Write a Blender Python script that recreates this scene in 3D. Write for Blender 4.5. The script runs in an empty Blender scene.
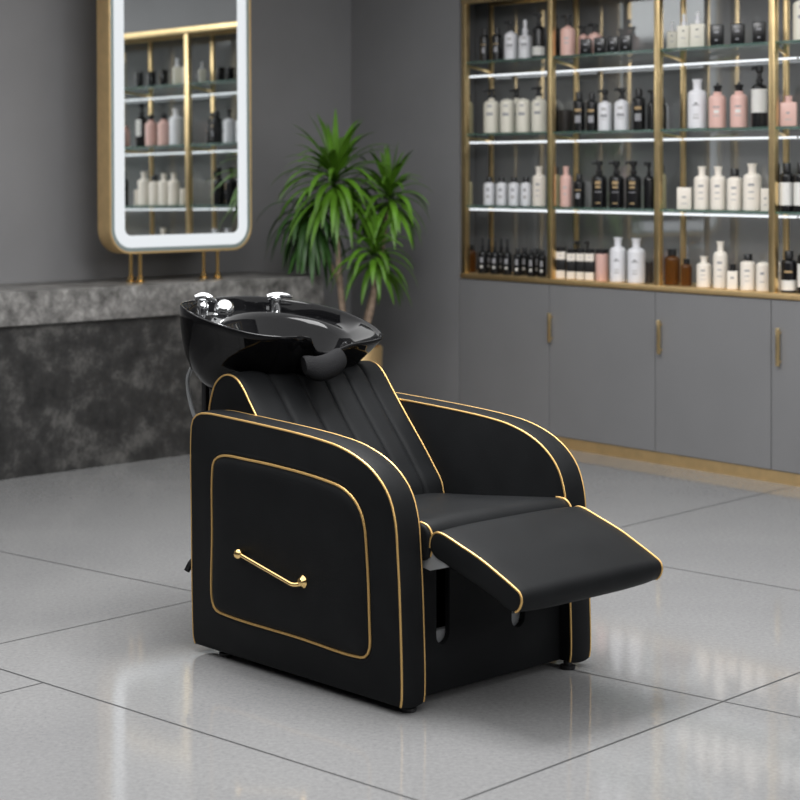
import bpy, bmesh, math, random
from math import sin, cos, pi, radians, sqrt, atan2, hypot
from mathutils import Vector, Matrix, Euler
random.seed(7)
SC = bpy.context.scene
COL = SC.collection

# ------------------------------------------------------------------ camera
FPX, CX, CY, CAMZ = 1850.0, 400.0, 170.0, 1.39
cam_d = bpy.data.cameras.new('camera')
cam = bpy.data.objects.new('camera', cam_d)
COL.objects.link(cam)
cam.location = (0, 0, CAMZ)
cam.rotation_euler = (pi / 2, 0, 0)
cam_d.sensor_width = 36
cam_d.lens = FPX / 800 * 36
cam_d.shift_y = -(400 - CY) / 800
cam_d.clip_start = 0.05
cam_d.clip_end = 100
cam_d.dof.use_dof = True
cam_d.dof.focus_distance = 5.15
cam_d.dof.aperture_fstop = 4.2
SC.camera = cam


def ray(x, y):
    return Vector(((x - CX) / FPX, 1.0, -(y - CY) / FPX))


def on_floor(x, y, z=0.0):
    d = ray(x, y)
    t = (z - CAMZ) / d.z
    return Vector((d.x * t, t, z))


# ------------------------------------------------------------------ materials
def new_mat(name):
    m = bpy.data.materials.new(name)
    m.use_nodes = True
    nt = m.node_tree
    return m, nt, nt.nodes['Principled BSDF']


def pbr(name, col, rough=0.5, metal=0.0, spec=0.5, var=0.0, scale=6.0, bump=0.0, bscale=200.0, coat=0.0,
        trans=0.0, ior=1.45, detail=4.0):
    m, nt, b = new_mat(name)
    b.inputs['Base Color'].default_value = (*col, 1)
    b.inputs['Roughness'].default_value = rough
    b.inputs['Metallic'].default_value = metal
    b.inputs['Specular IOR Level'].default_value = spec
    b.inputs['Coat Weight'].default_value = coat
    b.inputs['Transmission Weight'].default_value = trans
    b.inputs['IOR'].default_value = ior
    tc = nt.nodes.new('ShaderNodeTexCoord')
    if var > 0:
        n = nt.nodes.new('ShaderNodeTexNoise')
        n.inputs['Scale'].default_value = scale
        n.inputs['Detail'].default_value = detail
        r = nt.nodes.new('ShaderNodeValToRGB')
        r.color_ramp.elements[0].position = 0.3
        r.color_ramp.elements[1].position = 0.7
        r.color_ramp.elements[0].color = (*[c * (1 - var) for c in col], 1)
        r.color_ramp.elements[1].color = (*[min(1, c * (1 + var)) for c in col], 1)
        nt.links.new(tc.outputs['Object'], n.inputs['Vector'])
        nt.links.new(n.outputs['Fac'], r.inputs['Fac'])
        nt.links.new(r.outputs['Color'], b.inputs['Base Color'])
    if bump > 0:
        n2 = nt.nodes.new('ShaderNodeTexNoise')
        n2.inputs['Scale'].default_value = bscale
        n2.inputs['Detail'].default_value = 3
        bp = nt.nodes.new('ShaderNodeBump')
        bp.inputs['Strength'].default_value = bump
        bp.inputs['Distance'].default_value = 0.002
        nt.links.new(tc.outputs['Object'], n2.inputs['Vector'])
        nt.links.new(n2.outputs['Fac'], bp.inputs['Height'])
        nt.links.new(bp.outputs['Normal'], b.inputs['Normal'])
    return m


def emit(name, col, strength):
    m, nt, b = new_mat(name)
    b.inputs['Base Color'].default_value = (0, 0, 0, 1)
    b.inputs['Specular IOR Level'].default_value = 0.1
    b.inputs['Emission Color'].default_value = (*col, 1)
    b.inputs['Emission Strength'].default_value = strength
    return m


def concrete(name, dark, mid, light, rough, scale=3.0):
    m, nt, b = new_mat(name)
    tc = nt.nodes.new('ShaderNodeTexCoord')
    n1 = nt.nodes.new('ShaderNodeTexNoise')
    n1.inputs['Scale'].default_value = scale
    n1.inputs['Detail'].default_value = 10
    n1.inputs['Roughness'].default_value = 0.74
    n1.inputs['Distortion'].default_value = 0.0
    r = nt.nodes.new('ShaderNodeValToRGB')
    r.color_ramp.elements[0].position = 0.36
    r.color_ramp.elements[0].color = (*dark, 1)
    r.color_ramp.elements[1].position = 0.68
    r.color_ramp.elements[1].color = (*light, 1)
    e = r.color_ramp.elements.new(0.5)
    e.color = (*mid, 1)
    nt.links.new(tc.outputs['Object'], n1.inputs['Vector'])
    nt.links.new(n1.outputs['Fac'], r.inputs['Fac'])
    nt.links.new(r.outputs['Color'], b.inputs['Base Color'])
    b.inputs['Roughness'].default_value = rough
    bp = nt.nodes.new('ShaderNodeBump')
    bp.inputs['Strength'].default_value = 0.15
    bp.inputs['Distance'].default_value = 0.004
    nt.links.new(n1.outputs['Fac'], bp.inputs['Height'])
    nt.links.new(bp.outputs['Normal'], b.inputs['Normal'])
    return m


M = {}
M['leather'] = pbr('black_leather', (0.0108, 0.0114, 0.0122), 0.47, spec=0.08, var=0.12, scale=9, bump=0.3, bscale=420)
M['leather_top'] = M['leather']
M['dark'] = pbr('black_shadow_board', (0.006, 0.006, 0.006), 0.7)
M['piping'] = pbr('gold_piping', (0.70, 0.45, 0.17), 0.45, metal=0.85, bump=0.15, bscale=500)
M['gold'] = pbr('brushed_brass', (0.90, 0.68, 0.36), 0.33, metal=1.0, var=0.1, scale=12)
M['gold_satin'] = pbr('satin_brass', (0.92, 0.67, 0.35), 0.48, metal=1.0, var=0.06, scale=20)
M['gold_polished'] = pbr('polished_brass', (0.95, 0.66, 0.28), 0.12, metal=1.0)
M['gloss_black'] = pbr('gloss_black_ceramic', (0.004, 0.004, 0.0045), 0.05, spec=0.2)
M['gel'] = pbr('dark_gel_rubber', (0.010, 0.010, 0.011), 0.7, spec=0.12, bump=0.9, bscale=260)
M['chrome'] = pbr('chrome', (0.86, 0.87, 0.88), 0.07, metal=1.0)
M['steel'] = pbr('grey_steel', (0.36, 0.37, 0.38), 0.4, metal=0.2)
M['hose'] = pbr('grey_hose', (0.32, 0.33, 0.34), 0.35, metal=0.5)
M['plastic'] = pbr('black_plastic', (0.012, 0.012, 0.013), 0.35)
M['red_dot'] = pbr('red_mark', (0.35, 0.02, 0.03), 0.3)
M['wall'] = pbr('grey_plaster', (0.205, 0.205, 0.211), 0.62, var=0.05, scale=2.5, bump=0.05, bscale=60)
M['ceiling'] = pbr('ceiling_paint', (0.7, 0.7, 0.7), 0.8)
M['door'] = pbr('grey_lacquer', (0.195, 0.195, 0.20), 0.45, var=0.03, scale=3)
M['carcass'] = pbr('dark_grey_board', (0.05, 0.05, 0.052), 0.6)
M['slab'] = concrete('concrete_slab', (0.060, 0.058, 0.056), (0.17, 0.166, 0.16), (0.38, 0.37, 0.355), 0.42, 9.0)
M['panel'] = concrete('dark_stone_panel', (0.008, 0.008, 0.008), (0.026, 0.0255, 0.025), (0.105, 0.102, 0.097), 0.5, 6.5)
M['mirror'] = pbr('mirror_glass', (0.80, 0.83, 0.83), 0.015, metal=1.0)
M['tint'] = pbr('grey_mirror_glass', (0.36, 0.365, 0.37), 0.05, metal=0.55)
M['frost'] = pbr('frosted_mirror_rim', (0.36, 0.44, 0.45), 0.35, metal=0.6)
M['ring'] = emit('led_ring_light', (0.93, 0.97, 1.0), 0.88)
M['led'] = emit('led_strip_light', (0.93, 0.97, 1.0), 1.35)
M['cove'] = emit('ceiling_led_light', (0.95, 0.98, 1.0), 3.2)
M['shelf_glass'] = pbr('green_glass', (0.34, 0.56, 0.48), 0.05, trans=0.85, ior=1.45)
M['trunk'] = pbr('pale_bark', (0.26, 0.19, 0.14), 0.8, var=0.35, scale=40, bump=0.5, bscale=120)
M['leaf'] = pbr('green_leaf', (0.075, 0.18, 0.014), 0.33, var=0.5, scale=5, spec=0.5)
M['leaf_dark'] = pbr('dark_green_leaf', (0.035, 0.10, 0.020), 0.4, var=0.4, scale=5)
M['soil'] = pbr('dark_soil', (0.02, 0.015, 0.01), 0.9, bump=1, bscale=80)
M['b_black'] = pbr('black_bottle', (0.008, 0.008, 0.009), 0.22)
M['b_white'] = pbr('white_bottle', (0.72, 0.72, 0.75), 0.35)
M['b_cream'] = pbr('cream_bottle', (0.72, 0.69, 0.60), 0.38)
M['b_ivory'] = pbr('ivory_bottle', (0.80, 0.74, 0.66), 0.38)
M['b_pink'] = pbr('pink_bottle', (0.70, 0.45, 0.40), 0.35)
M['b_beige'] = pbr('beige_bottle', (0.46, 0.41, 0.25), 0.4)
M['b_amber'] = pbr('amber_glass', (0.20, 0.075, 0.014), 0.08, trans=0.6)
M['b_dim'] = pbr('charcoal_jar', (0.028, 0.024, 0.022), 0.4)
M['lab_white'] = pbr('white_label', (0.70, 0.69, 0.66), 0.5)
M['lab_grey'] = pbr('grey_print', (0.30, 0.30, 0.32), 0.5)
M['lab_gold'] = pbr('gold_print', (0.40, 0.28, 0.14), 0.4)
M['lab_dark'] = pbr('dark_print', (0.08, 0.075, 0.075), 0.5)
M['lab_soft'] = pbr('soft_grey_print', (0.42, 0.41, 0.41), 0.5)
M['led_lamp'] = M['led']


# ------------------------------------------------------------------ mesh helpers
def finish(name, bm, mat, parent=None, sharp=35, mats=None):
    bmesh.ops.remove_doubles(bm, verts=bm.verts, dist=1e-6)
    bmesh.ops.recalc_face_normals(bm, faces=bm.faces)
    ang = radians(sharp)
    for f in bm.faces:
        f.smooth = True
    for e in bm.edges:
        if len(e.link_faces) == 2:
            e.smooth = e.calc_face_angle(0) < ang
        else:
            e.smooth = True
    me = bpy.data.meshes.new(name)
    bm.to_mesh(me)
    bm.free()
    if mats:
        for k in mats:
            me.materials.append(k)
    else:
        me.materials.append(mat)
    o = bpy.data.objects.new(name, me)
    COL.objects.link(o)
    if parent:
        o.parent = parent
    return o


def tag(o, label=None, cat=None, group=None, kind=None):
    if label: o['label'] = label
    if cat: o['category'] = cat
    if group: o['group'] = group
    if kind: o['kind'] = kind
    return o


def empty(name, loc=(0, 0, 0), rz=0, label=None, cat=None, group=None):
    o = bpy.data.objects.new(name, None)
    o.empty_display_size = 0.1
    COL.objects.link(o)
    o.location = loc
    o.rotation_euler = (0, 0, rz)
    return tag(o, label, cat, group)


def add_box(bm, lo, hi, bev=0.0, seg=2, xf=None):
    vs = []
    for x in (lo[0], hi[0]):
        for y in (lo[1], hi[1]):
            for z in (lo[2], hi[2]):
                p = Vector((x, y, z))
                vs.append(bm.verts.new(p))
    F = [(0, 1, 3, 2), (4, 6, 7, 5), (0, 4, 5, 1), (2, 3, 7, 6), (0, 2, 6, 4), (1, 5, 7, 3)]
    fs = [bm.faces.new([vs[i] for i in f]) for f in F]
    geo = list(vs)
    if bev > 0:
        es = set()
        for f in fs:
            es.update(f.edges)
        r = bmesh.ops.bevel(bm, geom=list(es), offset=bev, segments=seg, affect='EDGES', profile=0.5)
        geo = list({v for f in r['faces'] for v in f.verts} | {v for v in vs if v.is_valid})
    if xf:
        for v in geo:
            v.co = xf @ v.co if isinstance(xf, Matrix) else xf(v.co)


def add_loft(bm, rings, closed_ring=True, cap0=False, cap1=False):
    R = [[bm.verts.new(p) for p in r] for r in rings]
    n = len(R[0])
    for i in range(len(R) - 1):
        for j in range(n if closed_ring else n - 1):
            k = (j + 1) % n
            bm.faces.new([R[i][j], R[i][k], R[i + 1][k], R[i + 1][j]])
    if cap0: bm.faces.new(R[0])
    if cap1: bm.faces.new(list(reversed(R[-1])))
    return R


def add_lathe(bm, prof, seg=24, c=(0, 0, 0)):
    """profile of (r, z) pairs, revolved about z; ends closed when r = 0"""
    rings = []
    for r, z in prof:
        rings.append([Vector((c[0] + max(r, 1e-5) * cos(2 * pi * k / seg), c[1] + max(r, 1e-5) * sin(2 * pi * k / seg), c[2] + z)) for k in range(seg)])
    add_loft(bm, rings, True, True, True)


def add_tube(bm, pts, r, seg=10, closed=False, caps=True):
    pts = [Vector(p) for p in pts]
    n = len(pts)
    rad = r if isinstance(r, (list, tuple)) else [r] * n
    T = []
    for i in range(n):
        if closed:
            t = pts[(i + 1) % n] - pts[i - 1]
        else:
            t = pts[min(i + 1, n - 1)] - pts[max(i - 1, 0)]
        T.append(t.normalized())
    up = Vector((0, 0, 1)) if abs(T[0].z) < 0.9 else Vector((1, 0, 0))
    nrm = (up - T[0] * up.dot(T[0])).normalized()
    rings = []
    for i in range(n):
        nrm = (nrm - T[i] * nrm.dot(T[i])).normalized()
        bi = T[i].cross(nrm)
        rings.append([pts[i] + (nrm * cos(2 * pi * k / seg) + bi * sin(2 * pi * k / seg)) * rad[i] for k in range(seg)])
    if closed:
        R = [[bm.verts.new(p) for p in q] for q in rings]
        for i in range(n):
            a, b = R[i], R[(i + 1) % n]
            # pick the twist that joins the two rings best
            s = 0
            if i == n - 1:
                s = min(range(seg), key=lambda s: (a[0].co - b[s].co).length)
            for k in range(seg):
                bm.faces.new([a[k], a[(k + 1) % seg], b[(k + 1 + s) % seg], b[(k + s) % seg]])
    else:
        add_loft(bm, rings, True, caps, caps)


def catmull(P, n=8, closed=False):
    P = [Vector(p) for p in P]
    out = []
    m = len(P)
    rng = m if closed else m - 1
    for i in range(rng):
        if closed:
            p0, p1, p2, p3 = P[(i - 1) % m], P[i], P[(i + 1) % m], P[(i + 2) % m]
        else:
            p1, p2 = P[i], P[i + 1]
            p0 = P[i - 1] if i > 0 else p1 * 2 - p2
            p3 = P[i + 2] if i + 2 < m else p2 * 2 - p1
        # centripetal
        def kn(a, b): return max(1e-6, (b - a).length) ** 0.5
        t0 = 0; t1 = kn(p0, p1); t2 = t1 + kn(p1, p2); t3 = t2 + kn(p2, p3)
        for k in range(n):
            t = t1 + (t2 - t1) * k / n
            A1 = p0 * ((t1 - t) / (t1 - t0)) + p1 * ((t - t0) / (t1 - t0))
            A2 = p1 * ((t2 - t) / (t2 - t1)) + p2 * ((t - t1) / (t2 - t1))
            A3 = p2 * ((t3 - t) / (t3 - t2)) + p3 * ((t - t2) / (t3 - t2))
            B1 = A1 * ((t2 - t) / (t2 - t0)) + A2 * ((t - t0) / (t2 - t0))
            B2 = A2 * ((t3 - t) / (t3 - t1)) + A3 * ((t - t1) / (t3 - t1))
            out.append(B1 * ((t2 - t) / (t2 - t1)) + B2 * ((t - t1) / (t2 - t1)))
    if not closed:
        out.append(P[-1].copy())
    return out


def resample(P, n, closed=False):
    P = [Vector(p) for p in P]
    if closed: P = P + [P[0]]
    L = [0]
    for i in range(1, len(P)): L.append(L[-1] + (P[i] - P[i - 1]).length)
    out = []
    cnt = n if closed else n - 1
    j = 0
    for k in range(n):
        s = L[-1] * k / cnt
        while j < len(L) - 2 and L[j + 1] < s: j += 1
        f = (s - L[j]) / max(1e-9, L[j + 1] - L[j])
        out.append(P[j].lerp(P[j + 1], min(1, max(0, f))))
    return out


def inset2(P, d):
    """inset a closed 2-d loop (Vectors in x,y) by d towards its inside"""
    n = len(P)
    area = sum(P[i].x * P[(i + 1) % n].y - P[(i + 1) % n].x * P[i].y for i in range(n))
    s = 1 if area > 0 else -1
    out = []
    for i in range(n):
        a, b, c = P[i - 1], P[i], P[(i + 1) % n]
        e1 = (b - a); e2 = (c - b)
        n1 = Vector((-e1.y, e1.x)).normalized() * s
        n2 = Vector((-e2.y, e2.x)).normalized() * s
        m = n1 + n2
        if m.length < 1e-6: m = n1
        m.normalize()
        k = max(0.5, m.dot(n1))
        out.append(b + m * (d / k))
    return out


def plate(name, outer, holes, thick, xf, mat, parent=None, bev=0.0):
    """flat plate with holes: 2-d outlines filled by a curve, thick along its own z, then mapped by xf"""
    cu = bpy.data.curves.new(name + '_outline', 'CURVE')
    cu.dimensions = '2D'
    cu.fill_mode = 'BOTH'
    cu.extrude = thick / 2 - bev
    cu.bevel_depth = bev
    for loop in [outer] + holes:
        sp = cu.splines.new('POLY')
        sp.points.add(len(loop) - 1)
        for i, p in enumerate(loop):
            sp.points[i].co = (p[0], p[1], 0, 1)
        sp.use_cyclic_u = True
    tmp = bpy.data.objects.new(name + '_outline', cu)
    me = bpy.data.meshes.new_from_object(tmp)
    bm = bmesh.new()
    bm.from_mesh(me)
    for v in bm.verts:
        v.co = xf(v.co)
    bpy.data.objects.remove(tmp)
    bpy.data.curves.remove(cu)
    bpy.data.meshes.remove(me)
    return finish(name, bm, mat, parent)


def rrect(x0, y0, x1, y1, r, seg=8):
    out = []
    for cx, cy, a0 in ((x1 - r, y0 + r, -90), (x1 - r, y1 - r, 0), (x0 + r, y1 - r, 90), (x0 + r, y0 + r, 180)):
        for k in range(seg + 1):
            a = radians(a0 + 90 * k / seg)
            out.append(Vector((cx + r * cos(a), cy + r * sin(a))))
    return out


# ================================================================== ROOM
# horizontal directions of the two walls
LDIR = Vector((cos(radians(44.5)), sin(radians(44.5)), 0))       # left wall, going away from the camera
LNRM = Vector((-LDIR.y, LDIR.x, 0))                               # into the left wall
EDIR = Vector((cos(radians(-50)), sin(radians(-50)), 0))         # cabinet wall, coming nearer to the right
MDIR = Vector((-EDIR.y, EDIR.x, 0))                               # into the cabinet wall
QC = on_floor(690, 469)                                           # a point on the foot of the cabinet fronts
PC = on_floor(94, 467.5)                                          # a point on the foot of the counter panel


def cw(u, d, z):
    p = QC + EDIR * u + MDIR * d
    return Vector((p.x, p.y, z))


def cw_u(x, d=0.0):
    """coordinate along the cabinet wall where the sight line through column x meets depth d"""
    k = (x - CX) / FPX
    o = QC + MDIR * d
    return (k * o.y - o.x) / (EDIR.x - k * EDIR.y)


def cw_z(x, y, d=0.0):
    p = cw(cw_u(x, d), d, 0)
    return CAMZ - (y - CY) / FPX * p.y


def lw(s, d, z):
    p = PC + LDIR * s + LNRM * d
    return Vector((p.x, p.y, z))


def lw_s(x, d=0.0):
    k = (x - CX) / FPX
    o = PC + LNRM * d
    return (k * o.y - o.x) / (LDIR.x - k * LDIR.y)


def lw_z(x, y, d=0.0):
    return CAMZ - (y - CY) / FPX * lw(lw_s(x, d), d, 0).y


WALL_D = 0.56          # counter front to left wall
CEIL = 2.9
UCOR = cw_u(351)       # the corner along the cabinet wall (d = 0)
# left wall passes through the corner
CORNER = cw(UCOR, 0, 0)
WALL_D = (CORNER - PC).dot(LNRM)
SCOR = (CORNER - PC).dot(LDIR)
print('corner', CORNER, 'counter depth', WALL_D)


def wprism(name, fn, box, mat, kind='structure', parent=None, bev=0.0):
    bm = bmesh.new()
    add_box(bm, box[0], box[1], bev, 2, lambda c: fn(c.x, c.y, c.z))
    o = finish(name, bm, mat, parent)
    if kind: o['kind'] = kind
    return o


# ---- floor: polished slabs, grout lines laid where the joints are
def floor_material():
    m, nt, b = new_mat('polished_stone_floor')
    N = nt.nodes; Lk = nt.links
    tc = N.new('ShaderNodeTexCoord')
    sep = N.new('ShaderNodeSeparateXYZ')
    Lk.new(tc.outputs['Object'], sep.inputs[0])

    def math_(op, a, b_=None, c=None):
        n = N.new('ShaderNodeMath'); n.operation = op
        for i, v in enumerate((a, b_, c)):
            if v is None: continue
            if isinstance(v, (int, float)): n.inputs[i].default_value = v
            else: Lk.new(v, n.inputs[i])
        return n.outputs[0]
    X, Y = sep.outputs[0], sep.outputs[1]
    segs = []
    A = Vector((0.731, -0.682)); B = Vector((0.682, 0.731))
    def pt(s, t): return A * s + B * t
    k = 1.39 / 1.37
    def seg(s0, t0, s1, t1): segs.append((pt(s0 * k, t0 * k), pt(s1 * k, t1 * k)))
    # long joints
    seg(-12, 2.966, 8, 2.966)
    seg(-12, 3.51, 8, 4.70 + 0.01)        # nearly parallel joint passing behind and in front of the chair
    segs[-1] = (pt(-12 * k, (3.935 - 0.0595 * 7.4) * k), pt(8 * k, (4.047 + 0.0595 * 10.9) * k))
    seg(-4.3, 5.295, 8, 5.295)
    seg(-12, 1.75, 8, 1.75)
    # cross joints, band by band
    for t0, t1, ss in ((1.75, 2.966, (-5.3, -4.07, -1.6, -.4)), (2.966, 4.0, (-5.75, -4.497, -2.645, -1.35, -.1)),
                       (4.0, 5.295, (-3.7, -2.645, -1.35)), (5.295, 9.5, (-4.22, -3.0, -1.7))):
        for s in ss:
            seg(s, t0, s, t1)
    best = None
    for p, q in segs:
        d = q - p; L = d.length; d = d / L; nrm = Vector((-d.y, d.x))
        # distance to the joint's line, limited to its own stretch
        dl = math_('ABSOLUTE', math_('ADD', math_('ADD', math_('MULTIPLY', X, nrm.x), math_('MULTIPLY', Y, nrm.y)), -nrm.dot(p)))
        al = math_('ADD', math_('ADD', math_('MULTIPLY', X, d.x), math_('MULTIPLY', Y, d.y)), -d.dot(p) - L / 2)
        ov = math_('MAXIMUM', math_('SUBTRACT', math_('ABSOLUTE', al), L / 2), 0.0)
        dd = math_('ADD', dl, ov)
        best = dd if best is None else math_('MINIMUM', best, dd)
    mr = N.new('ShaderNodeMapRange')
    mr.inputs['From Min'].default_value = 0.0030
    mr.inputs['From Max'].default_value = 0.0046
    mr.inputs['To Min'].default_value = 1.0
    mr.inputs['To Max'].default_value = 0.0
    Lk.new(best, mr.inputs['Value'])
    # fine speckle of the stone
    n1 = N.new('ShaderNodeTexNoise'); n1.inputs['Scale'].default_value = 75; n1.inputs['Detail'].default_value = 5
    n1.inputs['Roughness'].default_value = 0.7
    n2 = N.new('ShaderNodeTexNoise'); n2.inputs['Scale'].default_value = 1.6; n2.inputs['Detail'].default_value = 4
    n3 = N.new('ShaderNodeTexVoronoi'); n3.inputs['Scale'].default_value = 60
    for n in (n1, n2, n3): Lk.new(tc.outputs['Object'], n.inputs['Vector'])
    r1 = N.new('ShaderNodeValToRGB')
    r1.color_ramp.elements[0].position = 0.32; r1.color_ramp.elements[0].color = (0.216, 0.216, 0.218, 1)
    r1.color_ramp.elements[1].position = 0.66; r1.color_ramp.elements[1].color = (0.284, 0.284, 0.284, 1)
    Lk.new(n1.outputs['Fac'], r1.inputs['Fac'])
    r3 = N.new('ShaderNodeValToRGB')
    r3.color_ramp.elements[0].position = 0.10; r3.color_ramp.elements[0].color = (0.86, 0.86, 0.86, 1)
    r3.color_ramp.elements[1].position = 0.22; r3.color_ramp.elements[1].color = (1, 1, 1, 1)
    Lk.new(n3.outputs['Distance'], r3.inputs['Fac'])
    r2 = N.new('ShaderNodeValToRGB')
    r2.color_ramp.elements[0].position = 0.3; r2.color_ramp.elements[0].color = (0.92, 0.92, 0.925, 1)
    r2.color_ramp.elements[1].position = 0.7; r2.color_ramp.elements[1].color = (1.04, 1.04, 1.035, 1)
    Lk.new(n2.outputs['Fac'], r2.inputs['Fac'])
    mx = N.new('ShaderNodeMix'); mx.data_type = 'RGBA'; mx.blend_type = 'MULTIPLY'; mx.inputs[0].default_value = 1
    Lk.new(r1.outputs[0], mx.inputs[6]); Lk.new(r2.outputs[0], mx.inputs[7])
    mx3 = N.new('ShaderNodeMix'); mx3.data_type = 'RGBA'; mx3.blend_type = 'MULTIPLY'; mx3.inputs[0].default_value = 1
    Lk.new(mx.outputs[2], mx3.inputs[6]); Lk.new(r3.outputs[0], mx3.inputs[7])
    mx2 = N.new('ShaderNodeMix'); mx2.data_type = 'RGBA'
    Lk.new(mr.outputs[0], mx2.inputs[0]); Lk.new(mx3.outputs[2], mx2.inputs[6])
    mx2.inputs[7].default_value = (0.022, 0.022, 0.023, 1)
    Lk.new(mx2.outputs[2], b.inputs['Base Color'])
    rr = math_('ADD', math_('MULTIPLY', n2.outputs['Fac'], 0.03), 0.058)
    rr2 = math_('ADD', rr, math_('MULTIPLY', mr.outputs[0], 0.5))
    Lk.new(rr2, b.inputs['Roughness'])
    b.inputs['Specular IOR Level'].default_value = 0.5
    b.inputs['IOR'].default_value = 1.58
    return m


ROOM_R, ROOM_L = 10.6, 9.6
c0 = Vector((CORNER.x, CORNER.y, 0))
c1 = c0 + EDIR * ROOM_R
c2 = c1 - LDIR * ROOM_L
c3 = c0 - LDIR * ROOM_L


def slab_poly(name, pts, z0, z1, mat):
    bm = bmesh.new()
    add_loft(bm, [[Vector((p.x, p.y, z0)) for p in pts], [Vector((p.x, p.y, z1)) for p in pts]], True, True, True)
    return tag(finish(name, bm, mat), kind='structure')


slab_poly('floor', (c0, c1, c2, c3), -0.1, 0.0, floor_material())
slab_poly('ceiling', (c0, c1, c2, c3), CEIL, CEIL + 0.1, M['ceiling'])
wprism('wall_left', lw, ((SCOR - ROOM_L, WALL_D, 0), (SCOR, WALL_D + 0.1, CEIL)), M['wall'])


def wall_between(name, p, q, out):
    d = (q - p)
    n = Vector((-d.y, d.x, 0)).normalized()
    if n.dot(out) < 0: n = -n
    bm = bmesh.new()
    P = [p, q, q + n * 0.1, p + n * 0.1]
    add_loft(bm, [[Vector((v.x, v.y, 0)) for v in P], [Vector((v.x, v.y, CEIL)) for v in P]], True, True, True)
    return tag(finish(name, bm, M['wall']), kind='structure')


wall_between('wall_front', c1, c2, c1 - c0)
wall_between('wall_near', c2, c3, -LDIR)

# ---- cabinet wall: plain wall up to the built-in run, then wall round the run
U_POST = [cw_u(464), cw_u(550), cw_u(657), cw_u(772)]
W_D = U_POST[3] - U_POST[2]
U_POST.append(U_POST[3] + W_D)
U_POST.append(U_POST[4] + W_D)
U_DOOR = [cw_u(459), cw_u(549), cw_u(655), cw_u(771)]
U_DOOR += [U_DOOR[3] + W_D, U_DOOR[3] + 2 * W_D]
NICHE = 0.30
UEND = U_DOOR[-1]
ULEFT = U_DOOR[0] - 0.20            # the recess runs on a little behind the plain wall
wprism('wall_right', cw, ((UCOR, 0.0, 0), (ULEFT, NICHE + 0.1, CEIL)), M['wall'])
wprism('wall_right_return', cw, ((ULEFT, 0.0, 0), (U_DOOR[0] - 0.002, 0.03, CEIL)), M['wall'])
wprism('wall_far', cw, ((ULEFT, NICHE, 0), (UEND, NICHE + 0.1, CEIL)), M['wall'])
wprism('wall_side', cw, ((UEND + 0.002, 0.0, 0), (UCOR + ROOM_R, NICHE + 0.1, CEIL)), M['wall'])

Z_DOOR0 = cw_z(770, 469.5)                # door bottom, top of the plinth
Z_DOOR1 = cw_z(655, 291.5)                # door top
Z_RAIL0 = Z_DOOR1 + 0.004
Z_RAIL1 = cw_z(650, 285)                  # top of the brass bottom rail
print('cab z', Z_DOOR0, Z_DOOR1, Z_RAIL1)
# plinth
pl = wprism('trim_1', cw, ((U_DOOR[0], 0.0, 0), (UEND, 0.02, Z_DOOR0 - 0.003)), M['gold_satin'])

# ---- base cabinets
hx = [(550, 314, 343), None, None, None]
for i in range(5):
    ua, ub = U_DOOR[i], U_DOOR[i + 1]
    nm = ['leftmost grey base cabinet, beside the plain wall behind the chair',
          'second grey base cabinet from the plain wall, brass pull at its left edge seam',
          'third grey base cabinet from the plain wall, brass pull near its left edge',
          'fourth grey base cabinet, at the right edge of the photo',
          'fifth grey base cabinet, farthest from the corner'][i]
    r = empty('base_cabinet', cw((ua + ub) / 2, 0.14, 0), 0, nm, 'cabinet', 'grey base cabinets under the shelves')
    inv = Matrix.Translation(-r.location)
    def cf(u, d, z, inv=inv): return inv @ cw(u, d, z)
    bm = bmesh.new()
    add_box(bm, (ua + 0.002, 0.022, 0.0), (ub - 0.002, NICHE - 0.003, Z_DOOR1), 0, 2, lambda c: cf(c.x, c.y, c.z))
    finish('body', bm, M['carcass'], r)
    bm = bmesh.new()
    add_box(bm, (ua + 0.0025, 0.0, Z_DOOR0), (ub - 0.0025, 0.0205, Z_DOOR1 - 0.002), 0.0015, 1, lambda c: cf(c.x, c.y, c.z))
    dr = finish('door', bm, M['door'], r)
    hp = {0: None, 1: (551.5, 313, 342), 2: (661, 320, 354), 3: (780, 328, 366), 4: None}[i]
    bm = bmesh.new()
    if hp:
        u = cw_u(hp[0]); z0 = cw_z(hp[0], hp[2]); z1 = cw_z(hp[0], hp[1])
    else:
        u = (ua + 0.03) if i else (ua + 0.06); z0, z1 = 0.55, 0.7
    if i:
        add_box(bm, (u - 0.009, -0.022, z0), (u + 0.009, -0.012, z1), 0.002, 2, lambda c: cf(c.x, c.y, c.z))
        for zz in (z0 + 0.015, z1 - 0.025):
            add_box(bm, (u - 0.006, -0.013, zz), (u + 0.006, 0.001, zz + 0.01), 0, 2, lambda c: cf(c.x, c.y, c.z))
        tag(finish('handle', bm, M['gold'], dr), 'brass bar handle')
    else:
        bm.free()

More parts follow.
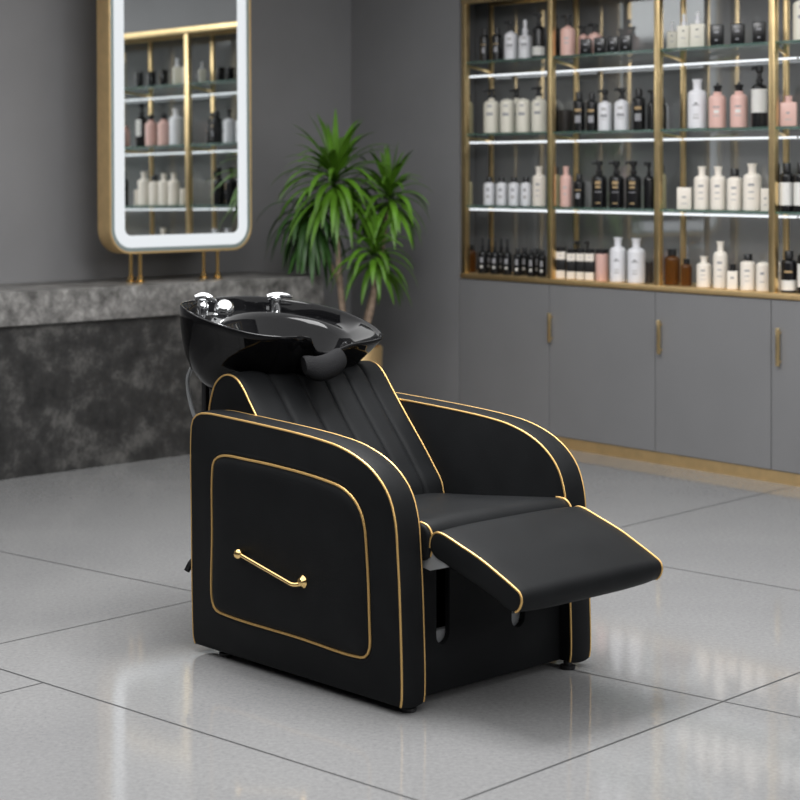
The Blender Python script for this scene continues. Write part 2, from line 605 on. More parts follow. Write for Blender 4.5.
# ---- display shelving
SH_D = 0.20
shelf = empty('display_shelving', cw(U_POST[1], 0.1, Z_RAIL0), 0,
              'tall brass framed display shelving with glass shelves and a grey mirror back', 'shelving')
sinv = Matrix.Translation(-shelf.location)
def sf(c): return sinv @ cw(c.x, c.y, c.z)
Z_TOP = cw_z(466, 4)
Z_SHELF = [cw_z(560, 55.6), cw_z(560, 131.6), cw_z(560, 207.2)]
print('shelves', Z_TOP, Z_SHELF)
def sbox(name, lo, hi, mat, bev=0.0, parent=None):
    bm = bmesh.new(); add_box(bm, lo, hi, bev, 2, sf)
    return finish(name, bm, mat, parent or shelf)
REAR = []
PW = 0.017
for i, u in enumerate(U_POST):
    w = PW
    sbox('front_post', (u - w, -0.004, Z_RAIL1 - 0.002), (u + w, 0.026, Z_TOP), M['gold'], 0.003)
for i, u in enumerate(U_POST[:-1]):
    x = [491, 576, 683, 786, 0][i]
    ur = cw_u(x, SH_D) if x else u + 0.0
    REAR.append(ur)
    sbox('rear_post', (ur - 0.012, SH_D - 0.008, Z_RAIL1 - 0.002), (ur + 0.012, SH_D + 0.012, Z_TOP), M['gold'], 0.003)
sbox('bottom_rail', (U_POST[0] - 0.024, -0.006, Z_RAIL0), (UEND - 0.01, 0.034, Z_RAIL1), M['gold_satin'], 0.002)
sbox('bottom_board', (ULEFT + 0.004, 0.0345, Z_RAIL0), (UEND - 0.01, NICHE - 0.016, Z_RAIL1 - 0.001), M['gold_satin'], 0.002)
sbox('top_rail', (U_POST[0] - 0.02, -0.004, Z_TOP), (UEND - 0.01, 0.026, Z_TOP + 0.04), M['gold'], 0.002)
sbox('side_panel', (ULEFT + 0.004, 0.034, Z_RAIL1), (ULEFT + 0.012, NICHE - 0.014, Z_TOP + 0.04), M['door'])
sbox('top_rail', (U_POST[0] - 0.02, SH_D - 0.008, Z_TOP), (UEND - 0.01, SH_D + 0.012, Z_TOP + 0.03), M['gold'], 0.002)
tag(sbox('mirror_back', (ULEFT + 0.013, NICHE - 0.012, Z_RAIL1), (UEND - 0.01, NICHE - 0.004, Z_TOP + 0.03), M['tint']), 'grey mirror back panel')
for k, zs in enumerate(Z_SHELF):
    sbox('glass_shelf', (U_POST[0] - 0.016, 0.002, zs - 0.010), (UEND - 0.012, SH_D - 0.01, zs), M['shelf_glass'], 0.001)
    drop = [0.052, 0.030, 0.012][k]
    for i in range(5):
        a = U_POST[i] if i else cw_u(466, SH_D - 0.02)
        sbox('led_strip', (a + 0.012, SH_D - 0.026, zs - 0.010 - drop - 0.009), (U_POST[i + 1] - 0.008, SH_D - 0.012, zs - 0.010 - drop), M['led'])
    for i, u in enumerate(U_POST[:-1] if k < 2 else []):
        bm = bmesh.new()
        p0 = sf(Vector((u + 0.004, 0.02, zs - 0.022))); p1 = sf(Vector((REAR[i], SH_D - 0.005, zs - 0.026 - drop * 0.35)))
        add_tube(bm, [p0, p1], 0.008, 8)
        finish('shelf_bracket', bm, M['gold'], shelf)

# soffit wall above the run
wprism('trim_2', cw, ((U_DOOR[0] - 0.001, 0.0, Z_TOP + 0.042), (UEND, NICHE - 0.002, CEIL)), M['wall'])

# ================================================================== PRODUCTS
def ring_patch(bm, r, a0, a1, z0, z1, n=6, c=(0, 0)):
    """thin curved patch (printed mark or label) lying on a round body"""
    A = [a0 + (a1 - a0) * k / n for k in range(n + 1)]
    add_loft(bm, [[Vector((c[0] + r * cos(a), c[1] + r * sin(a), z)) for a in A] for z in (z0, z1)], False)


FRONT = -pi / 2   # local -y is the face of a product


class Kind:
    pass


KINDS = {}


def prod(kind, body_mat, cap_mat, shape, cap, prints=(), H=1.0, R=0.25):
    """bodies are drawn for a total height H and a radius R; every copy is scaled to its own size"""
    KINDS[kind] = dict(body=body_mat, cap=cap_mat, shape=shape, capk=cap, prints=prints, H=H, R=R)


def build_product(kind):
    K = KINDS[kind]; H, R = K['H'], K['R']
    root = empty('root')
    bh = {'pump': 0.74, 'cap': 0.82, 'flare': 0.99, 'flip': 0.80, 'dome': 0.99, 'drop': 0.66, 'none': 1.0, 'lid': 0.86, 'pumplow': 0.8,
          'boxcap': 0.72}[K['capk']] * H
    bm = bmesh.new()
    if K['shape'] == 'round':
        neck = R * (0.46 if K['capk'] == 'flare' else 0.36)
        sh = {'flare': 0.80, 'dome': 0.985, 'cap': 0.985, 'pump': 0.97, 'drop': 0.95}.get(K['capk'], 0.94)
        if K['capk'] in ('cap', 'flip'): neck = R * 0.5
        sq = 0.75 if K['capk'] == 'cap' else 1.0
        zt = bh * sh
        prof = [(0, 0), (R * 0.9, 0), (R, R * 0.10), (R, zt - R * 0.62 * sq)]
        for k in range(1, 7):
            a = k / 6 * pi / 2
            prof.append((neck + (R - neck) * cos(a), zt - R * 0.62 * sq + R * 0.55 * sq * sin(a)))
        if K['capk'] == 'flare':
            prof += [(neck * 0.95, zt + R * 0.1), (neck * 0.98, bh * 0.92), (neck * 1.1, bh * 0.955), (neck * 1.25, bh), (neck * 0.95, bh), (0, bh * 0.985)]
        elif K['capk'] == 'dome':
            prof += [(0, zt + R * 0.03)]
        else:
            prof += [(neck, bh), (0, bh)]
        add_lathe(bm, prof, 20)
    elif K['shape'] == 'slim':        # straight wall jar
        prof = [(0, 0), (R * 0.95, 0), (R, R * 0.08), (R, bh - R * 0.12), (R * 0.9, bh), (0, bh)]
        add_lathe(bm, prof, 20)
    elif K['shape'] == 'box':
        add_box(bm, (-R, -R * 0.8, 0), (R, R * 0.8, bh), R * 0.12, 3)
    elif K['shape'] == 'square':      # square shouldered bottle with short neck
        add_box(bm, (-R, -R * 0.6, 0), (R, R * 0.6, bh * 0.80), R * 0.2, 3)
        add_lathe(bm, [(0, bh * 0.78), (R * 0.45, bh * 0.78), (R * 0.42, bh * 0.9), (R * 0.5, bh), (0, bh)], 16)
    b = finish('body', bm, K['body'], root)
    kc = K['capk']
    if kc in ('pump', 'pumplow'):
        bm = bmesh.new()
        z = bh - 0.005 * H
        add_lathe(bm, [(0, z), (R * 0.44, z), (R * 0.44, z + H * 0.055), (R * 0.28, z + H * 0.065), (R * 0.27, z + H * 0.15),
                       (R * 0.46, z + H * 0.175), (R * 0.46, H * 0.985), (R * 0.40, H), (0, H)], 14)
        add_tube(bm, [(0, 0, H * 0.965), (-R * 0.6, -R * 0.25, H * 0.97), (-R * 0.98, -R * 0.35, H * 0.955)], R * 0.17, 8)
        finish('pump', bm, K['cap'], root)
    elif kc in ('cap', 'flip', 'lid', 'boxcap', 'drop'):
        bm = bmesh.new()
        z = bh - 0.004 * H
        cr = {'cap': 0.56, 'flip': 0.50, 'lid': 1.0, 'boxcap': 0.6, 'drop': 0.36}[kc] * R
        pr = [(0, z), (cr, z), (cr, H * 0.985), (cr * 0.92, H), (0, H)]
        if kc == 'flip':
            pr = [(0, z), (cr * 0.8, z), (cr * 0.85, z + H * 0.08), (cr * 1.15, z + H * 0.14), (cr * 0.4, z + H * 0.15), (cr * 0.3, H), (0, H)]
        if kc == 'drop':
            pr = [(0, z), (cr * 1.2, z), (cr * 1.2, z + H * 0.10), (cr * 0.7, z + H * 0.14), (cr * 0.85, H * 0.97), (cr * 0.6, H), (0, H)]
        add_lathe(bm, pr, 16)
        finish('cap', bm, K['cap'], root)
    # printed label and marks
    for (mat, z0, z1, hw) in K['prints']:
        bm = bmesh.new()
        if K['shape'] in ('round', 'slim'):
            ring_patch(bm, R * 1.008, FRONT - hw, FRONT + hw, z0 * H, z1 * H, 8 if hw > 1 else 4)
        elif hw == 9:      # a band that runs all the way round a box
            add_box(bm, (-R * 1.015, -R * 0.815, z0 * H), (R * 1.015, R * 0.815, z1 * H), R * 0.12, 3)
        else:
            dd = R * (0.8 if K['shape'] == 'box' else 0.6) * 1.01
            ww = R * min(0.95, hw)
            add_loft(bm, [[Vector((-ww, -dd, z)), Vector((ww, -dd, z))] for z in (z0 * H, z1 * H)], False)
        finish('label', bm, mat, root)
    return root


L = M
marks_w = ((L['lab_soft'], .50, .56, .35), (L['lab_grey'], .33, .40, .5), (L['lab_soft'], .27, .29, .4))
marks_c = ((L['lab_grey'], .52, .57, .32), (L['lab_soft'], .38, .41, .3), (L['lab_soft'], .25, .27, .35))
prod('white_pump', M['b_white'], M['plastic'], 'round', 'pump', marks_w, 0.23, 0.042)
prod('white_bead', M['b_white'], M['b_white'], 'round', 'drop', marks_w, 0.23, 0.042)
prod('white_cap', M['b_white'], M['plastic'], 'round', 'cap', ((L['lab_grey'], .50, .60, .28), (L['lab_soft'], .26, .36, .32)), 0.14, 0.03)
prod('white_flare', M['b_white'], M['b_white'], 'round', 'flare', ((L['lab_grey'], .46, .48, .4), (L['lab_dark'], .49, .52, .15), (L['lab_soft'], .20, .23, .3), (L['lab_soft'], .27, .29, .3)), 0.24, 0.045)
prod('cream_pump', M['b_cream'], M['plastic'], 'round', 'pumplow', ((L['lab_soft'], .58, .64, .3), (L['lab_grey'], .40, .46, .42)), 0.23, 0.044)
prod('cream_dome', M['b_cream'], M['plastic'], 'round', 'dome', ((L['lab_soft'], .74, .80, .3), (L['lab_grey'], .49, .57, .42)), 0.18, 0.044)
prod('ivory_flare', M['b_ivory'], M['b_ivory'], 'round', 'flare', marks_c, 0.22, 0.04)
prod('ivory_cap', M['b_ivory'], M['plastic'], 'round', 'cap', marks_c, 0.2, 0.04)
prod('ivory_box', M['b_ivory'], M['b_ivory'], 'box', 'none', ((L['lab_grey'], .52, .60, .28), (L['lab_soft'], .25, .29, .4)), 0.11, 0.04)
prod('ivory_boxcap', M['b_ivory'], M['plastic'], 'box', 'boxcap', ((L['lab_grey'], .42, .50, .28),), 0.12, 0.03)
prod('ivory_dome', M['b_ivory'], M['b_ivory'], 'round', 'dome', ((L['lab_grey'], .55, .63, .3), (L['lab_soft'], .3, .33, .35)), 0.15, 0.035)
prod('cream_square', M['b_cream'], M['b_white'], 'box', 'drop', ((L['lab_dark'], .48, .52, .2), (L['lab_soft'], .28, .31, .35)), 0.16, 0.035)
prod('pink_pump', M['b_pink'], M['plastic'], 'round', 'pump', ((L['lab_soft'], .4, .45, .3), (L['lab_soft'], .3, .33, .3)), 0.2, 0.04)
prod('pink_flip', M['b_pink'], M['plastic'], 'round', 'flip', ((L['lab_grey'], .45, .48, .4), (L['lab_white'], .33, .40, .3), (L['lab_soft'], .26, .28, .4)), 0.22, 0.045)
prod('pink_flare', M['b_pink'], M['b_pink'], 'round', 'flare', ((L['lab_soft'], .45, .5, .3), (L['lab_soft'], .3, .33, .3)), 0.19, 0.034)
prod('pink_square', M['b_pink'], M['b_pink'], 'square', 'none', ((L['lab_grey'], .42, .48, .2), (L['lab_soft'], .22, .25, .4)), 0.13, 0.04)
prod('pink_jar', M['b_pink'], M['plastic'], 'slim', 'lid', (), 0.15, 0.035)
prod('black_flip', M['b_black'], M['plastic'], 'round', 'cap', ((L['lab_gold'], .50, .53, .5), (L['lab_grey'], .26, .42, .32)), 0.14, 0.028)
prod('black_gold', M['b_black'], M['plastic'], 'round', 'cap', ((L['lab_gold'], .50, .57, .55), (L['lab_grey'], .22, .40, .5)), 0.18, 0.036)
prod('black_pump', M['b_black'], M['plastic'], 'round', 'pump', ((L['lab_gold'], .50, .57, .38), (L['lab_gold'], .42, .465, .34), (L['lab_grey'], .33, .345, .45), (L['lab_gold'], .09, .115, .3)), 0.21, 0.045)
prod('black_plain', M['b_black'], M['plastic'], 'round', 'pump', (), 0.18, 0.036)
prod('black_white', M['b_black'], M['plastic'], 'round', 'pump', ((L['lab_white'], .06, .25, 1.2),), 0.23, 0.042)
prod('black_big', M['b_black'], M['plastic'], 'round', 'pump', ((L['lab_white'], .24, .62, 1.35), ), 0.27, 0.05)
prod('black_wine', M['b_black'], M['plastic'], 'round', 'cap', ((L['lab_white'], .13, .60, 1.3),), 0.21, 0.04)
prod('black_dropper', M['b_black'], M['plastic'], 'round', 'drop', ((L['lab_grey'], .30, .44, .3), (L['lab_white'], .16, .22, .28)), 0.16, 0.028)
prod('black_short', M['b_black'], M['plastic'], 'round', 'cap', ((L['lab_grey'], .38, .60, .3), (L['lab_white'], .18, .28, .28)), 0.12, 0.025)
prod('black_label', M['b_black'], M['plastic'], 'round', 'cap', ((L['lab_white'], .06, .30, 1.2), (L['lab_gold'], .48, .53, .5)), 0.19, 0.042)
prod('black_box', M['b_black'], M['b_black'], 'box', 'none', ((L['lab_grey'], .60, .69, .34), (L['lab_grey'], .24, .31, .22)), 0.07, 0.035)
prod('dim_jar', M['b_dim'], M['b_dim'], 'slim', 'none', (), 0.1, 0.035)
prod('banded', M['b_ivory'], M['plastic'], 'box', 'lid', ((M['plastic'], .24, .62, 9), (L['lab_soft'], .70, .76, .2)), 0.17, 0.028)
prod('beige_cap', M['b_beige'], M['plastic'], 'round', 'cap', (), 0.16, 0.03)
prod('amber', M['b_amber'], M['plastic'], 'round', 'cap', (), 0.16, 0.04)
prod('amber_small', M['b_amber'], M['plastic'], 'round', 'cap', (), 0.12, 0.03)

# name, words used in the label, category, group words
WORDS = {
    'white_pump': ('white_pump_bottle', 'white pump bottle with black pump', 'bottle', 'white pump bottles'),
    'white_bead': ('white_dropper_bottle', 'white bottle with small white top', 'bottle', None),
    'white_cap': ('white_bottle', 'small white bottle with black cap', 'bottle', 'small white bottles'),
    'white_flare': ('white_flask_bottle', 'white bottle with flared neck', 'bottle', 'white flared bottles'),
    'cream_pump': ('cream_pump_bottle', 'cream bottle with short black pump', 'bottle', 'cream bottles'),
    'cream_dome': ('cream_bottle', 'cream bottle with domed top', 'bottle', 'cream bottles'),
    'ivory_flare': ('ivory_flask_bottle', 'ivory bottle with flared neck', 'bottle', 'ivory bottles'),
    'ivory_cap': ('ivory_bottle', 'ivory bottle with black cap', 'bottle', 'ivory bottles'),
    'ivory_box': ('product_box', 'ivory product box', 'box', None),
    'ivory_boxcap': ('ivory_square_bottle', 'short square ivory bottle with black cap', 'bottle', None),
    'ivory_dome': ('ivory_bottle', 'ivory bottle with rounded top', 'bottle', 'ivory bottles'),
    'cream_square': ('cream_square_bottle', 'square cream bottle with white top', 'bottle', 'square cream bottles'),
    'pink_pump': ('pink_pump_bottle', 'pink bottle with black pump', 'bottle', 'pink bottles'),
    'pink_flip': ('pink_bottle', 'pink bottle with black flip top', 'bottle', 'pink bottles'),
    'pink_flare': ('pink_flask_bottle', 'pink bottle with flared neck', 'bottle', None),
    'pink_square': ('pink_square_bottle', 'square pink bottle with short neck', 'bottle', None),
    'pink_jar': ('pink_jar', 'pink jar with black lid', 'jar', None),
    'black_flip': ('black_bottle', 'small black bottle', 'bottle', 'small black bottles'),
    'black_gold': ('black_bottle', 'black bottle with gold mark', 'bottle', 'black bottles with gold mark'),
    'black_pump': ('black_pump_bottle', 'black pump bottle with gold lettering', 'bottle', 'black pump bottles'),
    'black_plain': ('black_pump_bottle', 'plain black pump bottle', 'bottle', 'black pump bottles'),
    'black_white': ('black_pump_bottle', 'black pump bottle with low white label', 'bottle', None),
    'black_big': ('black_pump_bottle', 'large black pump bottle with wide white label', 'bottle', None),
    'black_wine': ('black_labelled_bottle', 'black bottle with large white label', 'bottle', 'black bottles with white labels'),
    'black_dropper': ('black_dropper_bottle', 'black bottle with tall thin top', 'bottle', 'black dropper bottles'),
    'black_short': ('black_bottle', 'short black bottle', 'bottle', 'short black bottles'),
    'black_label': ('black_labelled_bottle', 'black bottle with low white label', 'bottle', None),
    'black_box': ('product_box', 'small black box', 'box', 'small black boxes'),
    'dim_jar': ('charcoal_jar', 'charcoal jar', 'jar', None),
    'banded': ('banded_box', 'ivory and black banded container with black lid', 'container', 'banded containers'),
    'beige_cap': ('beige_bottle', 'beige bottle with black cap', 'bottle', None),
    'amber': ('amber_bottle', 'amber glass bottle with black cap', 'bottle', None),
    'amber_small': ('amber_bottle', 'small amber glass bottle', 'bottle', None),
}
# (kind, centre column, width, top row, depth behind the shelf front) read off each shelf
ROWS = {
    ('top', 0): [('black_flip', 484.5, 9.5, 29, .09), ('black_flip', 497, 11, 28, .09), ('white_pump', 511, 13.5, 21, .08),
                 ('white_bead', 525.2, 13.5, 20, .08), ('black_white', 539, 13.5, 13, .08)],
    ('top', 1): [('black_plain', 555.5, 9, 15, .10), ('pink_pump', 568, 15, 15, .07), ('pink_pump', 583.5, 11, 26, .15), ('black_box', 586, 11.5, 39, .06),
                 ('pink_pump', 595, 14, 24, .15), ('black_box', 600, 11.5, 38, .06), ('black_box', 613, 11.5, 37, .06), ('black_box', 626, 12, 35, .06)],
    ('top', 2): [('cream_square', 672.5, 11, 22, .12), ('cream_square', 684, 13, 14, .08), ('cream_square', 698, 15.5, 12, .08),
                 ('black_box', 717, 14, 25, .07), ('black_box', 738, 14, 24, .07), ('black_box', 759.5, 13.5, 22, .07)],
    ('top', 3): [('cream_pump', 803, 20, -14, .09)],
    ('second', 0): [('beige_cap', 468.2, 9.5, 94, .08), ('cream_pump', 491.5, 16, 89, .06), ('cream_dome', 507.3, 15, 98, .06), ('cream_pump', 516.5, 14, 89, .14),
                    ('cream_dome', 523.3, 15, 97.5, .06), ('cream_pump', 539, 15.5, 87, .06)],
    ('second', 1): [('black_plain', 555, 8, 96, .10), ('dim_jar', 565.5, 15, 110, .10), ('black_gold', 579, 12, 92, .08), ('black_gold', 592, 11.5, 93, .08),
                    ('white_pump', 605, 14, 90, .08), ('white_pump', 621.7, 15, 88, .08), ('black_gold', 639, 13, 89, .08), ('black_plain', 651.5, 8.5, 90, .1)],
    ('second', 2): [('black_flip', 662.5, 8, 98, .12), ('white_flare', 697.3, 19, 79, .07), ('pink_flip', 717.5, 17.5, 83, .07), ('pink_flip', 739, 17.5, 82, .07),
                    ('black_big', 759.5, 16.5, 66, .08)],
    ('second', 3): [('pink_jar', 774.5, 7, 102, .14), ('pink_square', 788.5, 17, 96, .08)],
    ('third', 0): [('beige_cap', 468.2, 8.5, 176, .08), ('white_cap', 489.3, 11.5, 177, .07), ('white_cap', 501.7, 11.5, 177, .07), ('white_cap', 514, 11.5, 177, .07),
                   ('white_cap', 526, 11.5, 177, .07), ('ivory_flare', 539, 13.5, 166, .07)],
    ('third', 1): [('beige_cap', 556.5, 8, 167, .14), ('pink_flare', 566, 12, 166, .08), ('black_flip', 579, 12, 174, .08), ('black_pump', 599.3, 15.5, 161, .07),
                   ('black_pump', 616.5, 15.5, 161, .07), ('black_pump', 633.5, 15.5, 161, .07), ('black_plain', 649, 10.5, 162, .12)],
    ('third', 2): [('beige_cap', 661.8, 9, 165, .14), ('ivory_box', 685, 15.5, 187.5, .07), ('ivory_flare', 702, 16, 166, .07), ('ivory_flare', 718.3, 16, 166, .07),  # the beige bottle here stands in for a reflection in the mirror back
                   ('ivory_cap', 734.7, 15.5, 169, .07), ('ivory_flare', 752.3, 18.5, 163, .07), ('ivory_box', 765.7, 9.5, 188.5, .07)],
    ('third', 3): [('black_wine', 778, 7, 164, .14), ('black_wine', 787, 14.5, 163, .06), ('black_wine', 801, 14.5, 163, .06)],
    ('bottom', 0): [('amber_small', 471, 10.5, 245, .10), ('black_dropper', 482.7, 9.5, 237, .06), ('black_dropper', 489.3, 9, 238, .13), ('black_dropper', 495, 9.5, 238, .06),
                    ('black_dropper', 501.2, 9, 238, .13), ('black_dropper', 507.3, 9.5, 238, .06), ('black_short', 517.5, 8.5, 248, .06), ('black_short', 524.7, 8.5, 247.5, .13),
                    ('black_short', 531.5, 8.5, 249, .06), ('black_short', 537.2, 8, 248, .13), ('black_short', 542.3, 8, 250, .06)],
    ('bottom', 1): [('banded', 561, 10.5, 247, .06), ('banded', 571.7, 9.5, 249, .06), ('black_plain', 577.5, 8, 241, .14), ('banded', 580.8, 8.5, 249, .06),
                    ('black_plain', 587.5, 8, 241, .14), ('banded', 590, 9.5, 249, .06), ('pink_jar', 602, 13, 249, .07), ('white_flare', 618, 16.5, 237, .06), ('white_flare', 636.3, 18, 238, .06),
                    ('dim_jar', 649, 8, 262, .12)],
    ('bottom', 2): [('amber', 672, 16, 249, .09), ('amber_small', 686.5, 11, 259, .09), ('ivory_flare', 704, 15, 256, .07), ('ivory_flare', 720.5, 14.5, 241, .07),
                    ('ivory_boxcap', 732.8, 11, 264, .05), ('ivory_cap', 748, 15.5, 254, .06), ('ivory_dome', 763, 13.5, 261, .06)],
    ('bottom', 3): [('ivory_dome', 778.5, 7, 261, .12), ('black_label', 789, 16, 251, .07), ('black_wine', 804.5, 14, 244, .08)],
}
ORD = ['first', 'second', 'third', 'fourth', 'fifth', 'sixth', 'seventh', 'eighth', 'ninth', 'tenth', 'eleventh', 'twelfth']
BAY = ['leftmost', 'second', 'third', 'fourth']
ZROW = {'top': Z_SHELF[0], 'second': Z_SHELF[1], 'third': Z_SHELF[2], 'bottom': Z_RAIL1}
ROTB = atan2(EDIR.y, EDIR.x) + radians(32)
PROTO = {}


def place_product(kind, u, d, z, w, h, label, group):
    K = KINDS[kind]
    name, _, cat, _ = WORDS[kind]
    if kind not in PROTO:
        PROTO[kind] = build_product(kind)
        o = PROTO[kind]
    else:
        src = PROTO[kind]
        o = src.copy(); COL.objects.link(o)
        for ch in list(src.children):
            c = ch.copy(); COL.objects.link(c); c.parent = o
    o.name = name
    for key in ('group',):
        if key in o: del o[key]
    tag(o, label, cat, group)
    o.location = cw(u, d, z + 0.0005)
    o.rotation_euler = (0, 0, ROTB)
    s = w / (2 * K['R'])
    o.scale = (s, s * min(1.0, 1.0), h / K['H'])
    return o


for (row, bay), items in ROWS.items():
    for j, (kind, x, wpx, ytop, d) in enumerate(items):
        u = cw_u(x, d)
        p = cw(u, d, 0)
        w = wpx * p.y / FPX
        if KINDS[kind]['shape'] in ('box',):
            w /= 1.06
        z = ZROW[row]
        ztop = CAMZ - (ytop - CY) / FPX * p.y
        lab = '%s, %s from left, %s shelf, %s bay' % (WORDS[kind][1], ORD[j], row, BAY[bay])
        g = WORDS[kind][3]
        n = sum(1 for it in items if WORDS[it[0]][3] == g and g)
        grp = '%s on the %s shelf, %s bay' % (g, row, BAY[bay]) if n > 1 else None
        place_product(kind, u, d, z, w, max(0.02, ztop - z), lab, grp)

# ================================================================== VANITY COUNTER
ct = empty('vanity_counter', lw(0, 0.2, 0), 0, 'grey concrete vanity counter with a dark stone front along the left wall', 'counter')
cinv = Matrix.Translation(-ct.location)
def lf(c): return cinv @ lw(c.x, c.y, c.z)
S_END = lw_s(324, -0.03)
ZC1 = lw_z(94, 287.3); ZC0 = lw_z(94, 320)
print('counter z', ZC0, ZC1)
bm = bmesh.new(); add_box(bm, (SCOR - 5.5, -0.03, ZC0), (S_END, WALL_D - 0.003, ZC1), 0.003, 2, lf)
tag(finish('slab', bm, M['slab'], ct), 'light grey concrete slab top')
bm = bmesh.new(); add_box(bm, (SCOR - 5.5, 0.0, 0), (S_END - 0.01, WALL_D - 0.004, ZC0), 0.0, 2, lf)
tag(finish('front_panel', bm, M['panel'], ct), 'dark mottled stone front')

# ================================================================== LED MIRROR
MD = 0.10                         # its face stands a little behind the counter's front edge
sL, sR = lw_s(111.5, MD), lw_s(251.5, MD)
zB = lw_z(180, 253, MD)
MW = sR - sL; MH = 1.62; MT = 0.105
mr = empty('led_mirror', lw((sL + sR) / 2, MD + MT / 2, ZC1), 0,
           'tall rounded brass framed mirror with a lit white border standing on the counter', 'mirror')
minv = Matrix.Translation(-mr.location)
def mf(s, d, z): return minv @ lw(s, d, z)
def loopm(ins, d, r, seg=12):
    return [mf(p.x, d, p.y) for p in rrect(sL + ins, zB + ins, sR - ins, zB + MH - ins, max(0.01, r - ins), seg)]
RC = 0.125
bm = bmesh.new()
add_loft(bm, [loopm(0.012, MD + 0.004, RC), loopm(0.010, MD, RC), loopm(0.002, MD, RC), loopm(0.0, MD + 0.003, RC), loopm(0.0, MD + MT - 0.003, RC), loopm(0.003, MD + MT, RC)], True, False, True)
tag(finish('frame', bm, M['gold_satin'], mr), 'brass frame')
bm = bmesh.new(); add_loft(bm, [loopm(0.0118, MD + 0.003, RC), loopm(0.030, MD + 0.003, RC)])
finish('glass_rim', bm, M['frost'], mr)
bm = bmesh.new(); add_loft(bm, [loopm(0.030, MD + 0.003, RC), loopm(0.031, MD + 0.002, RC), loopm(0.088, MD + 0.002, RC), loopm(0.089, MD + 0.003, RC)])
tag(finish('light_border', bm, M['ring'], mr), 'lit white border')
bm = bmesh.new(); bm.faces.new([bm.verts.new(p) for p in loopm(0.0885, MD + 0.003, RC)])
tag(finish('mirror_glass', bm, M['mirror'], mr), 'mirror glass')
for x, dd in ((131.5, .075), (141, .025), (203, .075), (217, .025)):
    s = lw_s(x, MD + dd)
    bm = bmesh.new()
    c = mf(s, MD + dd, ZC1)
    add_lathe(bm, [(0, 0), (0.0085, 0), (0.0085, zB - ZC1 + 0.012), (0, zB - ZC1 + 0.012)], 14, c)
    ps = finish('post', bm, M['gold_polished'], mr)
    bm = bmesh.new()
    add_lathe(bm, [(0, 0), (0.026, 0), (0.026, 0.004), (0.015, 0.010), (0.014, 0.028), (0.0085, 0.032), (0, 0.032)], 18, c)
    finish('foot', bm, M['gold_polished'], ps)

mr.rotation_euler = (Matrix.Rotation(-0.023, 3, 'Z') @ Matrix.Rotation(-0.009, 3, LDIR)).to_euler()
mr.location.z += 0.003

# ================================================================== POTTED DRACAENA
PY = 9.5
def pp(x, y, dy=0.0):
    d = ray(x, y); return Vector((d.x * (PY + dy), PY + dy, CAMZ + d.z * (PY + dy)))
pcx = pp(353, 400)
plant = empty('potted_dracaena', (pcx.x, pcx.y, 0), 0, 'tall green dracaena with arching strap leaves in a brass pot in the corner', 'plant')
def pl_(v): return Vector(v) - Vector((pcx.x, pcx.y, 0))
zpot = pp(353, 346).z
PR = 0.152
bm = bmesh.new()
add_lathe(bm, [(0, 0), (PR * 0.86, 0), (PR * 0.9, 0.01), (PR, zpot - 0.01), (PR - 0.003, zpot), (PR - 0.014, zpot), (PR - 0.016, zpot - 0.05), (0, zpot - 0.05)], 40)
pot = tag(finish('pot', bm, M['gold_satin'], plant), 'brass coloured round pot')
bm = bmesh.new(); add_lathe(bm, [(0, zpot - 0.049), (PR - 0.017, zpot - 0.049), (PR - 0.03, zpot - 0.035), (0, zpot - 0.03)], 24)
finish('soil', bm, M['soil'], pot)
def stem(pts, r0, r1):
    P = catmull([pl_(p) for p in pts], 6)
    bm = bmesh.new()
    n = len(P)
    add_tube(bm, P, [r0 + (r1 - r0) * i / (n - 1) + 0.0012 * (i % 2) for i in range(n)], 10)
    finish('stem', bm, M['trunk'], plant)
stem([(pcx.x - .02, pcx.y, zpot - .05), pp(342, 305), pp(338, 255), pp(335, 200)], .017, .012)
stem([(pcx.x + .02, pcx.y - .02, zpot - .05), pp(369, 318, -.04), pp(374, 290, -.05), pp(374, 262, -.05)], .017, .013)
stem([(pcx.x + .03, pcx.y + .04, zpot - .05), pp(366, 320, .06), pp(380, 260, .08), pp(388, 205, .06)], .015, .011)
stem([(pcx.x - .04, pcx.y + .05, zpot - .05), pp(344, 320, .1), pp(338, 280, .12), pp(314, 240, .12)], .015, .011)


